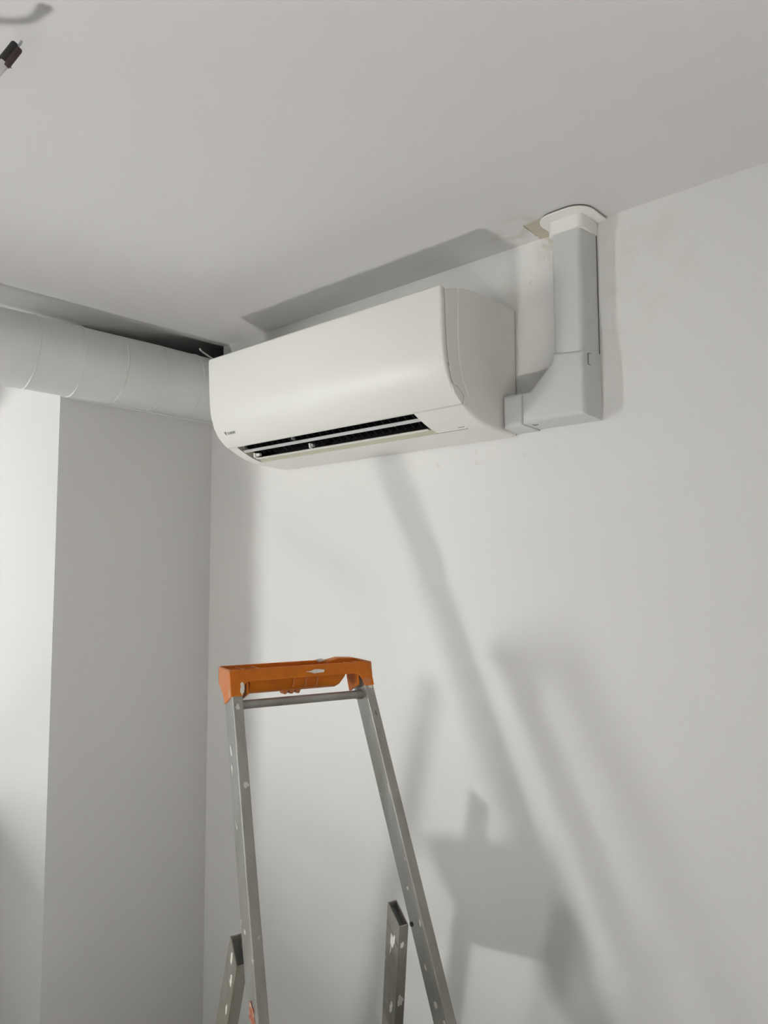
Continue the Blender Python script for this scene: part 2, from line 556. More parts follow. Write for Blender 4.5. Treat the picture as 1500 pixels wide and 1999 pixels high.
# outlet cavity behind the slot
bm = bmesh.new()
sl = BOTTOM[0:7]
back = [(0.112, -0.398), (0.098, -0.372), (0.105, -0.345), (0.150, -0.335), (0.188, -0.350)]
loop = sl + back
va = [bm.verts.new((SX0, -t, H+z)) for t, z in loop]
vb = [bm.verts.new((SX1, -t, H+z)) for t, z in loop]
bm.faces.new(va)
bm.faces.new(vb[::-1])
n = len(loop)
for i in range(len(sl), n):
    j = (i+1) % n
    bm.faces.new((va[i], vb[i], vb[j], va[j]))
obj('outlet_cavity', local(bm, ac), m_acin, ac)
# beige lower lip of the outlet
bm = bmesh.new()
prism(bm, [(-0.1178, H-0.4156), (-0.1290, H-0.4078), (-0.1280, H-0.4050), (-0.1165, H-0.4120)], 'x', SX0+0.001, SX1+0.0005)
obj('outlet_lip', local(bm, ac), m_throat, ac, label='beige lower lip of the air outlet')
# end cheeks of the outlet
for xx in (SX0, SX1-0.0012):
    bm = bmesh.new()
    prism(bm, [(-t, H+z+0.0006) for t, z in sl] + [(-0.125, H-0.400), (-0.192, H-0.374)], 'x', xx+0.0002, xx+0.0012)
    obj('outlet_cheek', local(bm, ac), m_throat, ac)
# upper vane and lower louvre
bm = bmesh.new()
prism(bm, [(-0.1812, H-0.3925), (-0.1770, H-0.3955), (-0.1728, H-0.3972), (-0.1722, H-0.3960), (-0.1765, H-0.3940), (-0.1805, H-0.3912)], 'x', SX0+0.002, SX1-0.002)
obj('upper_vane', local(bm, ac), m_vane, ac, smooth=30)
lv = None
bm = bmesh.new()
prism(bm, [(-0.1432, H-0.4090), (-0.1395, H-0.4102), (-0.1358, H-0.4108), (-0.1358, H-0.4094), (-0.1395, H-0.4086), (-0.1426, H-0.4075)], 'x', SX0+0.006, SX1-0.010)
lv = obj('lower_louvre', local(bm, ac), m_panel, ac, smooth=30)
bm = bmesh.new()
prism(bm, [(-0.1450, H-0.4072), (-0.1445, H-0.4060), (-0.1420, H-0.4056), (-0.1428, H-0.4072)], 'x', SX0+0.08, SX1-0.06)
obj('louvre_edge', local(bm, ac), m_acin, ac)
for xx in (0.406, 0.622):
    bm = bmesh.new()
    prism(bm, [(-0.152, H-0.4070), (-0.154, H-0.3965), (-0.147, H-0.3950), (-0.141, H-0.4000), (-0.140, H-0.4095)], 'x', xx, xx+0.006)
    prism(bm, [(-0.151, H-0.4040), (-0.152, H-0.3985), (-0.145, H-0.3980), (-0.143, H-0.4040)], 'x', xx+0.008, xx+(0.022 if xx < 0.5 else 0.012))
    obj('louvre_bracket', local(bm, ac), m_panel if xx < 0.5 else m_vane, ac)
for xx in (0.411, 0.600):
    bm = bmesh.new()
    prism(bm, [(-0.190, H-0.3890), (-0.193, H-0.3800), (-0.184, H-0.3780), (-0.181, H-0.3900)], 'x', xx, xx+0.005)
    obj('vane_bracket', local(bm, ac), m_seam, ac)
fin_me = None
for k in range(26):
    xx = SX0 + 0.022 + k*0.0222
    if fin_me is None:
        bm = bmesh.new()
        prism(bm, [(-0.186, -0.381), (-0.180, -0.362), (-0.135, -0.372), (-0.140, -0.400), (-0.162, -0.392)], 'x', -0.0006, 0.0006)
        f = obj('air_fin', bm, m_acin, ac)
        fin_me = f.data
    else:
        f = bpy.data.objects.new('air_fin', fin_me)
        COL.objects.link(f)
        f.parent = ac
    f.location = (xx - AX0, 0, 0.422)
    f.rotation_euler = (0, 0, math.radians(8))

# front panel: curved shell with rounded ends
bm = bmesh.new()
PT_ = PANEL
thick = 0.0105
ER2 = 0.005
px0, px1 = AX0 - 0.0005, AX1 - 0.0005
pc = [(px0 + ER2*(1-math.cos(math.pi/2*k/4)), ER2*(1-math.sin(math.pi/2*k/4))) for k in range(5)]
pc += [(px0+0.2, 0), (px0+0.4, 0), (px0+0.6, 0)]
pc += [(px1 - ER2*(1-math.cos(math.pi/2*k/4)), ER2*(1-math.sin(math.pi/2*k/4))) for k in range(4, -1, -1)]
INP = off(PT_, thick)
go, gi = [], []
for x, d in pc:
    pol = off(PT_, d) if d > 1e-6 else PT_
    go.append([bm.verts.new((x, -t, H+z)) for t, z in pol])
    gi.append([bm.verts.new((x, -t, H+z)) for t, z in INP])
NR = len(PT_)
for c in range(len(pc)-1):
    for r in range(NR-1):
        bm.faces.new((go[c][r], go[c+1][r], go[c+1][r+1], go[c][r+1]))
        bm.faces.new((gi[c][r], gi[c][r+1], gi[c+1][r+1], gi[c+1][r]))
    for r in (0, NR-1):
        bm.faces.new((go[c][r], gi[c][r], gi[c+1][r], go[c+1][r]))
for c in (0, len(pc)-1):
    for r in range(NR-1):
        bm.faces.new((go[c][r], go[c][r+1], gi[c][r+1], gi[c][r]))
panel = obj('front_panel', local(bm, ac), m_panel, ac, smooth=35)
# opening tab at the lower right end of the panel
bm = bmesh.new()
prism(bm, [(-0.2355, H-0.3480), (-0.2290, H-0.3506), (-0.2161, H-0.3515), (-0.1965, H-0.3668), (-0.1985, H-0.3790), (-0.2030, H-0.3836), (-0.2140, H-0.3762), (-0.2260, H-0.3660)], 'x', AX1-0.004, AX1+0.0012)
obj('panel_tab', local(bm, ac), m_ac, ac, bevel=0.001)
bm = bmesh.new()
ln = [(0.2465, -0.3095), (0.2365, -0.3400), (0.2290, -0.3506), (0.2161, -0.3512), (0.1950, -0.3668), (0.1981, -0.3792), (0.2010, -0.3848)]
tube(bm, [(AX1+0.0002, -t, H+z) for t, z in ln], 0.0008, 6)
tube(bm, [(AX1+0.0001, -t, H+z) for t, z in [(0.2540, -0.1630)] + [q for q in off(PANEL[3:9], 0.0112)]], 0.0008, 6)
obj('side_seam', local(bm, ac), m_lseam, ac)
# moulding line on the right side, light on its edge put into the colour
bm = bmesh.new()
tube(bm, [(AX1+0.0006, -t, H+z) for t, z in [(0.2122, -0.1515), (0.2124, -0.20), (0.2120, -0.24), (0.2098, -0.2912), (0.2055, -0.3150), (0.1993, -0.3340), (0.1910, -0.3475), (0.1800, -0.3630)]], 0.0014, 8)
obj('side_moulding', local(bm, ac), m_pale, ac, smooth=60)
# rear mounting plate (dark line against the wall)
bm = bmesh.new()
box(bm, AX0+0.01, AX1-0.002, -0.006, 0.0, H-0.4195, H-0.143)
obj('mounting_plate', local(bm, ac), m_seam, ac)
# receiver strip and groove right of the outlet
bm = bmesh.new()
prism(bm, [(-0.1215, H-0.4158), (-0.1190, H-0.4163), (-0.1188, H-0.4145), (-0.1215, H-0.4140)], 'x', SX1, 1.079)
obj('receiver_groove', local(bm, ac), m_seam, ac)
bm = bmesh.new()
prism(bm, [(-0.1262, H-0.4148), (-0.1218, H-0.4159), (-0.1218, H-0.4140), (-0.1262, H-0.4125)], 'x', SX1+0.003, 1.080)
obj('receiver_strip', local(bm, ac), m_panel, ac)
bm = bmesh.new()
prism(bm, [(-0.1305, H-0.4135), (-0.1290, H-0.41385), (-0.1290, H-0.412), (-0.1305, H-0.412)], 'x', 1.061, 1.077)
obj('indicator_mark', local(bm, ac), m_ink, ac)
bm = bmesh.new()
prism(bm, [(-0.1570, H-0.4055), (-0.1557, H-0.40605), (-0.1557, H-0.404), (-0.1570, H-0.404)], 'x', 1.012, 1.086)
obj('light_strip', local(bm, ac), m_panel, ac)
# printed wordmark on the panel: a small split triangle and the letters
lt, lz = 0.2345, -0.3574
tan = Vector((0, -(0.2260-0.2458), -(0.3665-0.3385))).normalized()     # down the surface
nrm = Vector((0, -0.82, -0.57)).normalized()
upv = -tan
nrm = Vector((1, 0, 0)).cross(upv).normalized()
lg = bpy.data.curves.new('wordmark', 'FONT')
lg.body = 'DAIKIN'
lg.size = 0.0092
lg.shear = 0.25
lg.offset = 0.00018
lg.extrude = 0.0002
lg.space_character = 1.05
tmp = bpy.data.objects.new('tmp', lg)
COL.objects.link(tmp)
dg = bpy.context.evaluated_depsgraph_get()
lm = bpy.data.meshes.new_from_object(tmp.evaluated_get(dg))
bpy.data.objects.remove(tmp)
Rm = Matrix((Vector((1, 0, 0)), upv, nrm)).transposed().to_4x4()
Rm.translation = Vector((0.4045, -lt, H+lz)) + nrm*0.0006 - Vector(ac.location)
lm.transform(Rm)
lm.materials.append(m_ink)
wo = bpy.data.objects.new('wordmark', lm)
COL.objects.link(wo)
wo.parent = ac
bm = bmesh.new()
for tri in ([(0.0000, 0.0085), (0.0060, 0.0085), (0.0035, 0.0050)], [(0.0022, 0.0040), (0.0075, 0.0085), (0.0098, 0.0085), (0.0048, -0.0015)]):
    lo = [bm.verts.new(Vector((0.3925+a, -lt, H+lz)) + upv*b + nrm*0.0002) for a, b in tri]
    hi = [bm.verts.new(Vector((0.3925+a, -lt, H+lz)) + upv*b + nrm*0.0009) for a, b in tri]
    bm.faces.new(lo)
    bm.faces.new(hi)
    for i in range(len(tri)):
        j = (i+1) % len(tri)
        bm.faces.new((lo[i], lo[j], hi[j], hi[i]))
obj('emblem', local(bm, ac), m_ink, ac)

# ------------------------------------------------------------------ pipe trunking from the unit to the ceiling
tk = empty('pipe_trunking', (1.285, 0, H-0.415), 'white plastic pipe trunking rising from the air conditioner to the ceiling', 'trunking')


def rrect(x0, x1, y0, y1, r, n=5, back_square=True):
    """plan outline: front corners (y0 side) rounded"""
    pts = [(x1, y1), (x0, y1)]
    for k in range(n+1):
        a = math.pi + math.pi/2*k/n
        pts.append((x0+r+r*math.cos(a), y0+r+r*math.sin(a)))
    for k in range(n+1):
        a = 1.5*math.pi + math.pi/2*k/n
        pts.append((x1-r+r*math.cos(a), y0+r+r*math.sin(a)))
    return pts


def draft(bm, poly, zb, zt):
    prism(bm, poly, 'z', zb, zt)


# channel cover, slightly tapered towards the front
bm = bmesh.new()
ch = []
for (x, y) in rrect(1.2475, 1.3195, -0.0625, -0.0005, 0.011):
    k = -y/0.0625
    ch.append((x + (0.002*k if x < 1.283 else -0.004*k), y))
draft(bm, ch, H-0.300, H-0.012)
obj('channel_cover', local(bm, tk), m_pvc, tk, smooth=35)
bm = bmesh.new()
box(bm, 1.3180, 1.3207, -0.0022, -0.0002, H-0.30, H-0.034)
obj('channel_base', local(bm, tk), m_seam, tk, label='darker gap line of the channel base')

# elbow: outline in the wall plane, lofted forwards with rounded front edges
EL = [(1.3215, -0.2800), (1.3225, -0.4145), (1.172, -0.4145), (1.172, -0.3440), (1.1950, -0.3420), (1.2400, -0.2960), (1.2440, -0.2870), (1.2445, -0.2720)]
# top edge follows the channel, so the outline is closed at the channel


def inset(poly, d):
    n = len(poly)
    A = sum(poly[i][0]*poly[(i+1) % n][1]-poly[(i+1) % n][0]*poly[i][1] for i in range(n))
    s = 1 if A > 0 else -1
    out = []
    for i in range(n):
        p0, p1, p2 = poly[i-1], poly[i], poly[(i+1) % n]
        d1 = Vector((p1[0]-p0[0], p1[1]-p0[1])).normalized()
        d2 = Vector((p2[0]-p1[0], p2[1]-p1[1])).normalized()
        n1 = Vector((-d1.y, d1.x))*s
        n2 = Vector((-d2.y, d2.x))*s
        m = (n1+n2)
        m = m/max(m.dot(n1), 0.35)
        out.append((p1[0]+m.x*d, p1[1]+m.y*d))
    return out


def shell(bm, poly, depth, r, taper=0.004, n=4):
    lv_ = [(0.0, 0.0), (depth-r, taper*(depth-r)/depth)]
    for k in range(1, n+1):
        a = math.pi/2*k/n
        lv_.append((depth-r+r*math.sin(a), taper*(depth-r)/depth + r*(1-math.cos(a))))
    loops = []
    for d, ins in lv_:
        q = inset(poly, ins) if ins > 0 else poly
        loops.append([bm.verts.new((x, -d-0.0003, H+z)) for x, z in q])
    for a, b in zip(loops, loops[1:]):
        m = len(poly)
        for i in range(m):
            j = (i+1) % m
            bm.faces.new((a[i], a[j], b[j], b[i]))
    bm.faces.new(loops[0])
    bm.faces.new(loops[-1][::-1])


bm = bmesh.new()
shell(bm, EL, 0.0675, 0.011)
obj('elbow_cover', local(bm, tk), m_pvc, tk, smooth=32)
bm = bmesh.new()
shell(bm, [(1.1800, -0.4175), (1.1800, -0.3410), (1.1240, -0.3410), (1.1240, -0.4175)], 0.0640, 0.012)
obj('coupling', local(bm, tk), m_pvc, tk, smooth=32)
# clip marks
bm = bmesh.new()
xx = 1.3204
tube(bm, [(xx, -0.042, H-0.2875), (xx-0.0006, -0.050, H-0.2885), (xx-0.0006, -0.0505, H-0.3105), (xx, -0.043, H-0.3105)], 0.0009, 6)
obj('clip_mark', local(bm, tk), m_seam, tk)
bm = bmesh.new()
tube(bm, [(1.196, -0.056, H-0.4146), (1.199, -0.051, H-0.4152), (1.206, -0.052, H-0.4150)], 0.0009, 6)
obj('clip_mark', local(bm, tk), m_seam, tk)
# ceiling collar: sleeve and rounded plate
bm = bmesh.new()
sv = []
for (x, y) in rrect(1.2445, 1.3222, -0.0665, -0.0005, 0.012):
    sv.append((x, y))
draft(bm, sv, H-0.034, H-0.004)
obj('collar_sleeve', local(bm, tk), m_pvcw, tk, smooth=35)
bm = bmesh.new()
draft(bm, rrect(1.2290, 1.3435, -0.0975, -0.0005, 0.040, 8), H-0.0075, H-0.0038)
obj('collar_plate', local(bm, tk), m_pvcw, tk, smooth=35, bevel=0.001)
bm = bmesh.new()
draft(bm, rrect(1.2315, 1.3410, -0.0955, -0.0005, 0.040, 8), H-0.0039, H-0.0002)
obj('collar_gap_shade', local(bm, tk), m_seam, tk)  # dark slab drawn as the shadow line between plate and ceiling

# ------------------------------------------------------------------ step ladder
LK = 0.985
PHI, KR, SPR, HW, RB, RD = 0.2997, 0.4295, 0.0534, 0.1490*LK, 0.0199*LK, 0.0470*LK
LO = Vector((0.8948, -0.4057, H-0.9282))               # midpoint between rails at their top, front face
W = Vector((math.sin(PHI), math.cos(PHI), 0))          # across the ladder (towards the back wall)
N = Vector((W.y, -W.x, 0))                             # towards the climbing side
AXR = Vector((0, 0, -1)) + N*KR
DV = W.cross(AXR).normalized()
if DV.dot(N) < 0:
    DV = -DV
ld = empty('step_ladder', (LO.x, LO.y, 0.0), 'worn aluminium stepladder with orange plastic top, spattered with paint', 'ladder')


def bar(bm, p0, p1, w0, w1, half_b, half_d, dvec):
    """rectangular bar with centre-line p0-p1, breadth along W, depth along dvec"""
    def sec(p):
        return [p + W*sx*half_b + dvec*sy*half_d for sx, sy in ((-1, -1), (1, -1), (1, 1), (-1, 1))]
    hexa(bm, sec(p0) + sec(p1))


def rail_pt(sg, h, wo=0.0, do=0.0):
    """point on the rail at drop h; wo measured inwards from its outer face, do back from its front face"""
    return LO + AXR*h*LK + W*sg*(HW + SPR*h*LK - wo) - DV*do


HFL = LO.z/LK                                            # drop to the floor
for sg in (-1, 1):
    bm = bmesh.new()
    a, b = rail_pt(sg, -0.02, RB/2, RD/2), rail_pt(sg, HFL-0.03, RB/2, RD/2)
    bar(bm, a, b, W, W, RB/2, RD/2, DV)
    # slight ridge along the front inner edge
    e0, e1 = rail_pt(sg, -0.01, RB-0.0015, 0.001), rail_pt(sg, HFL-0.04, RB-0.0015, 0.001)
    r = obj('rail', local(bm, ld), m_alu, ld, bevel=0.0022)
    bm = bmesh.new()
    bar(bm, rail_pt(sg, HFL-0.07, RB/2, RD/2), rail_pt(sg, HFL-0.004, RB/2, RD/2), W, W, RB/2+0.003, RD/2+0.003, DV)
    obj('foot', local(bm, ld), m_orange, r, bevel=0.003)

# rear legs: open tubes cut on the slant, pivoting on the rails
K2, SP2, HW2, LB, LD, SH = 0.2235, 0.0761, 0.1672*LK, 0.0201*LK, 0.0460*LK, 0.0611*LK
AXL = Vector((0, 0, -1)) - N*K2
DL = W.cross(AXL).normalized()
if DL.dot(N) < 0:
    DL = -DL
LB0 = LO + AXR*0.40*LK - N*SH


def leg_pt(sg, h, wo, do):
    return LB0 + AXL*h*LK + W*sg*(HW2 + SP2*h*LK - wo) - DL*do


HL = LB0.z/LK
for sg in (-1, 1):
    bm = bmesh.new()
    th = 0.0018
    tb, tf = (0.030, 0.052) if sg > 0 else (0.019, 0.044)     # slanted mouth: back high, front low
    outer, inner = [], []
    def corner(wo, do, h):
        return leg_pt(sg, h, wo, do)
    q = [(0, 0), (LB, 0), (LB, LD), (0, LD)]
    qi = [(th, th), (LB-th, th), (LB-th, LD-th), (th, LD-th)]
    def mouth(do):
        return tf + (tb-tf)*do/LD
    top_o = [bm.verts.new(corner(w_, d_, mouth(d_))) for w_, d_ in q]
    top_i = [bm.verts.new(corner(w_, d_, mouth(d_))) for w_, d_ in qi]
    deep = [bm.verts.new(corner(w_, d_, 0.16)) for w_, d_ in qi]
    bot = [bm.verts.new(corner(w_, d_, HL-0.03)) for w_, d_ in q]
    for i in range(4):
        j = (i+1) % 4
        bm.faces.new((top_o[i], top_o[j], bot[j], bot[i]))
        bm.faces.new((top_o[i], top_i[i], top_i[j], top_o[j]))
        bm.faces.new((top_i[i], deep[i], deep[j], top_i[j]))
    bm.faces.new(deep)
    bm.faces.new(bot)
    lg_ = obj('rear_leg', local(bm, ld), m_aluleg, ld)
    bm = bmesh.new()
    bar(bm, leg_pt(sg, HL-0.06, LB/2, LD/2), leg_pt(sg, HL-0.004, LB/2, LD/2), W, W, LB/2+0.003, LD/2+0.003, DL)
    obj('foot', local(bm, ld), m_orange, lg_, bevel=0.003)
    # dark block in the slanted mouth for the shade inside the tube
    bm = bmesh.new()
    pA = [corner(th, th, mouth(th)+0.014), corner(LB-th, th, mouth(th)+0.014), corner(LB-th, LD-th, mouth(LD-th)+0.010), corner(th, LD-th, mouth(LD-th)+0.010)]
    pB = [p_ + AXL*0.03 for p_ in pA]
    hexa(bm, pA + pB)
    obj('leg_mouth_shade', local(bm, ld), m_seam, lg_)
    # pivot bolt on the inner face of the rail
    bm = bmesh.new()
    c = rail_pt(sg, 0.415, RB, RD-0.009)
    tube(bm, [c - W*sg*(-0.006), c - W*sg*0.0030], 0.0042, 12)
    obj('pivot_bolt', local(bm, ld), m_tape, ld)

# top rung: round bar between the rails
bm = bmesh.new()
a, b = rail_pt(-1, 0.022, RB*0.5, RD*0.50), rail_pt(1, 0.022, RB*0.5, RD*0.50)
tube(bm, [a, b], 0.0082, 20)
rg = obj('top_rung', local(bm, ld), m_alu, ld, smooth=50)
bm = bmesh.new()
c = rail_pt(1, 0.022, RB, RD*0.50)
dr = (b-a).normalized()
tube(bm, [c - dr*0.011, c + dr*0.004], 0.0098, 20)
obj('rung_ferrule', local(bm, ld), m_alu, rg, smooth=50)

# orange top cap: long tray with skirts over the rail ends and a tool recess below
cap = bmesh.new()
CW0, CW1 = -(HW+0.004), HW+0.002                        # along W
TOPZ = 0.036                                            # above LO


def cp(w_, n_, z_):
    """cap coordinates: along W, along N from the rail front face, height above LO"""
    return LO + W*w_ + N*n_ + Vector((0, 0, z_))


def cbox(bm, w0, w1, n0, n1, z0, z1, skew=0.0):
    hexa(bm, [cp(w0, n0+skew*z0, z0), cp(w1, n0+skew*z0, z0), cp(w1, n1+skew*z0, z0), cp(w0, n1+skew*z0, z0),
              cp(w0, n0+skew*z1, z1), cp(w1, n0+skew*z1, z1), cp(w1, n1+skew*z1, z1), cp(w0, n1+skew*z1, z1)])


NF, NB = 0.004, -0.066                                  # front and back of the cap
bm = bmesh.new()
SK = -0.25
# front beam, arched: skirts at the ends drop over the rails
fz = [(CW0, -0.012), (CW0+0.0235, -0.012), (CW0+0.0265, 0.004), (CW0+0.031, 0.0105), (CW0+0.040, 0.0125), (CW1-0.042, 0.0125), (CW1-0.032, 0.0105), (CW1-0.026, 0.002), (CW1-0.021, -0.012), (CW1, -0.012)]


def beam(bm, n0, n1, low, ztop, sk=SK):
    A, B = [], []
    pts = [(w_, z_) for w_, z_ in low] + [(CW1-0.004, ztop-0.004), (CW1-0.014, ztop), (CW0+0.004, ztop), (CW0, ztop-0.003)]
    A = [bm.verts.new(cp(w_, n0+sk*z_, z_)) for w_, z_ in pts]
    B = [bm.verts.new(cp(w_, n1+sk*z_, z_)) for w_, z_ in pts]
    bm.faces.new(A)
    bm.faces.new(B[::-1])
    m = len(pts)
    for i in range(m):
        j = (i+1) % m
        bm.faces.new((A[i], B[i], B[j], A[j]))


beam(bm, NF, NF-0.006, fz, 0.0345)
obj('cap_front', local(bm, ld), m_orange, ld, bevel=0.0018)
bm = bmesh.new()
bz = [(CW0, 0.006), (CW0+0.034, 0.004), (CW0+0.05, 0.006), (CW1-0.05, 0.006), (CW1-0.034, 0.004), (CW1, 0.006)]
beam(bm, NB+0.006, NB, bz, 0.0365, 0.0)
obj('cap_back', local(bm, ld), m_orange, ld, bevel=0.0018)
# end skirts: tall at the front, tapering to a point down the rail
for sg in (-1, 1):
    bm = bmesh.new()
    w0 = (CW0 if sg < 0 else CW1)
    w1 = w0 - sg*0.006
    pol = [(NF-0.001, -0.012), (NF-0.009, 0.034), (NB, 0.0355), (NB, 0.005), (-0.040, -0.014), (-0.030, -0.030)]
    A = [bm.verts.new(cp(w0, n_, z_)) for n_, z_ in pol]
    B = [bm.verts.new(cp(w1, n_, z_)) for n_, z_ in pol]
    bm.faces.new(A)
    bm.faces.new(B[::-1])
    for i in range(len(pol)):
        j = (i+1) % len(pol)
        bm.faces.new((A[i], B[i], B[j], A[j]))
    obj('end_skirt', local(bm, ld), m_oranged, ld, bevel=0.0015)
    # inner skirt hugging the rail
    bm = bmesh.new()
    wi = w0 - sg*(RB+0.012)
    pol = [(NF-0.002, -0.010), (NF-0.008, 0.030), (-0.050, 0.030), (-0.045, 0.0), (-0.034, -0.026)]
    A = [bm.verts.new(cp(wi, n_, z_)) for n_, z_ in pol]
    B = [bm.verts.new(cp(wi - sg*0.004, n_, z_)) for n_, z_ in pol]
    bm.faces.new(A)
    bm.faces.new(B[::-1])
    for i in range(len(pol)):
        j = (i+1) % len(pol)
        bm.faces.new((A[i], B[i], B[j], A[j]))
    obj('inner_skirt', local(bm, ld), m_orange, ld)
# tray floor with two recessed cells at each end and cross ribs
bm = bmesh.new()
cbox(bm, CW0+0.004, CW1-0.004, NB+0.004, NF-0.010, 0.019, 0.0235)
obj('tray_floor', local(bm, ld), m_oranged, ld)
for w_ in (CW0+0.030, CW0+0.060, CW1-0.055, CW1-0.030):
    bm = bmesh.new()
    cbox(bm, w_, w_+0.004, NB+0.005, NF-0.008, 0.022, 0.0335)
    obj('tray_rib', local(bm, ld), m_orange, ld)
bm = bmesh.new()
cbox(bm, CW0+0.006, CW0+0.062, -0.036, -0.032, 0.022, 0.0335)
obj('tray_rib', local(bm, ld), m_orange, ld)
# raised pad at the far end
bm = bmesh.new()
prism_pts = [(CW1-0.085, 0.024), (CW1-0.078, 0.037), (CW1-0.055, 0.0415), (CW1-0.022, 0.0395), (CW1-0.006, 0.034), (CW1-0.006, 0.024)]
A = [bm.verts.new(cp(w_, NB+0.004, z_)) for w_, z_ in prism_pts]
B = [bm.verts.new(cp(w_, NB+0.030, z_)) for w_, z_ in prism_pts]
bm.faces.new(A)
bm.faces.new(B[::-1])
for i in range(len(A)):
    j = (i+1) % len(A)
    bm.faces.new((A[i], B[i], B[j], A[j]))
obj('tray_pad', local(bm, ld), m_orange, ld, bevel=0.002)
# dried paint lump on the tray
bm = bmesh.new()
bmesh.ops.create_icosphere(bm, subdivisions=2, radius=0.008)
for v in bm.verts:
    v.co = v.co*(1+random.uniform(-0.25, 0.25))
    v.co.z *= 0.5
bmesh.ops.translate(bm, verts=bm.verts[:], vec=cp(CW1-0.095, NB+0.02, 0.037))
obj('paint_lump', local(bm, ld), m_splash, ld, smooth=60)
# hanging tool holder: half-round trough under the cap
bm = bmesh.new()
prof = [(-0.012, 0.024), (-0.009, 0.006), (-0.013, -0.007), (-0.024, -0.0135), (-0.038, -0.0135), (-0.048, -0.006), (-0.052, 0.006), (-0.050, 0.024)]
wA, wB = CW0+0.042, CW1-0.074


def trough(bm, w0, w1a, prof):
    ends = []
    for t, w_ in enumerate((w0, w1a)):
        ring = []
        for n_, z_ in prof:
            slope = 0.0
            if t == 1:
                slope = 0.026*max(0.0, (z_+0.0135)/0.0375)     # far end rises in a curve
            ring.append(bm.verts.new(cp(w_ + slope, n_, z_)))
        ends.append(ring)
    m = len(prof)
    for i in range(m):
        j = (i+1) % m
        bm.faces.new((ends[0][i], ends[0][j], ends[1][j], ends[1][i]))
    bm.faces.new(ends[0])
    bm.faces.new(ends[1][::-1])


trough(bm, wA, wB, prof)
th_ = obj('tool_trough', local(bm, ld), m_orange, ld, smooth=50)
for k in range(3):
    bm = bmesh.new()
    wc = (wA+wB)/2 - 0.016 + k*0.0135
    pts = [(wc-0.0065, -0.011), (wc-0.002, -0.0195), (wc+0.002, -0.0195), (wc+0.0065, -0.011)]
    A = [bm.verts.new(cp(w_, -0.020, z_)) for w_, z_ in pts]
    B = [bm.verts.new(cp(w_, -0.040, z_)) for w_, z_ in pts]
    bm.faces.new(A)
    bm.faces.new(B[::-1])
    for i in range(4):
        j = (i+1) % 4
        bm.faces.new((A[i], B[i], B[j], A[j]))
    obj('trough_tooth', local(bm, ld), m_oranged, th_)
for k in range(3):
    bm = bmesh.new()
    wc = (wA+wB)/2 + (-0.004, 0.022, 0.046)[k]
    hexa(bm, [cp(wc, -0.0105, 0.012), cp(wc+0.002, -0.0105, 0.012), cp(wc+0.002, -0.006, 0.012), cp(wc, -0.006, 0.012),
              cp(wc-0.003, -0.0125, -0.008), cp(wc-0.001, -0.0125, -0.008), cp(wc-0.001, -0.0085, -0.006), cp(wc-0.003, -0.0085, -0.006)])
    obj('trough_rib', local(bm, ld), m_oranged, th_)


# flat blotches of dried paint lying on a face
def splash(name, centre, du, dv, nrm_, rw, rh, m, seed, n=14, par=ld):
    rnd = random.Random(seed)
    bm = bmesh.new()
    du, dv, nrm_ = du.normalized(), dv.normalized(), nrm_.normalized()
    lo, hi = [], []
    for k in range(n):
        a = 2*math.pi*k/n
        f = rnd.uniform(0.65, 1.15)
        p = centre + du*math.cos(a)*rw*f + dv*math.sin(a)*rh*f
        lo.append(bm.verts.new(p - nrm_*0.0004))
        hi.append(bm.verts.new(p + nrm_*0.0006))
    bm.faces.new(lo[::-1])
    bm.faces.new(hi)
    for i in range(n):
        j = (i+1) % n
        bm.faces.new((lo[i], lo[j], hi[j], hi[i]))
    return obj(name, local(bm, ld), m, par)


AXn = AXR.normalized()
FN = DV
# on the cap front
fcn = (N + Vector((0, 0, 0.25))).normalized()
splash('paint_splash', cp(0.024, NF+SK*0.022+0.0002, 0.0225), W, Vector((0, 0, 1)) + N*SK, fcn, 0.021, 0.0038, m_splash, 3)
splash('paint_splash', cp(CW0+0.022, NF+SK*0.0+0.0003, 0.001), W, Vector((0, 0, 1)) + N*SK, fcn, 0.0045, 0.011, m_splash, 5)
splash('paint_splash', cp(CW1-0.016, NF+SK*0.0+0.0003, -0.003), W, Vector((0, 0, 1)) + N*SK, fcn, 0.010, 0.007, m_oranged, 6)
# on the rails
for sg, h, wo, rw, rh, m, sd in [(-1, 0.030, 0.008, 0.004, 0.006, m_splash, 1), (-1, 0.157, 0.012, 0.005, 0.006, m_splash, 2),
                                 (1, 0.008, 0.008, 0.006, 0.012, m_splash, 11), (1, 0.065, 0.010, 0.0015, 0.006, m_seam, 12)]:
    splash('paint_splash', rail_pt(sg, h, wo, -0.0002), W, AXn, FN, rw, rh, m, sd)
# left rail, outer side
for h, do, rw, rh, m, sd in [(0.095, 0.028, 0.004, 0.012, m_splash, 21), (0.125, 0.030, 0.003, 0.010, m_splash, 22), (0.215, 0.028, 0.002, 0.006, m_splash, 23),
                             (0.365, 0.026, 0.003, 0.004, m_splash, 24), (0.475, 0.022, 0.012, 0.024, m_ospl, 25), (0.515, 0.020, 0.003, 0.020, m_splash, 26),
                             (0.505, 0.010, 0.003, 0.014, m_splash, 27)]:
    splash('paint_splash', rail_pt(-1, h, -0.0002, do), DV, AXn, -W, rw, rh, m, sd)
# right rail, inner side
for h, do, rw, rh, m, sd in [(0.20, 0.004, 0.0012, 0.012, m_splash, 31), (0.36, 0.022, 0.004, 0.003, m_splash, 32), (0.415, 0.008, 0.002, 0.006, m_splash, 33),
                             (0.48, 0.026, 0.003, 0.006, m_splash, 34), (0.535, 0.022, 0.005, 0.006, m_splash, 35), (0.56, 0.008, 0.003, 0.004, m_splash, 36)]:
    splash('paint_splash', rail_pt(1, h, RB+0.0002, do), DV, AXn, -W, rw, rh, m, sd)
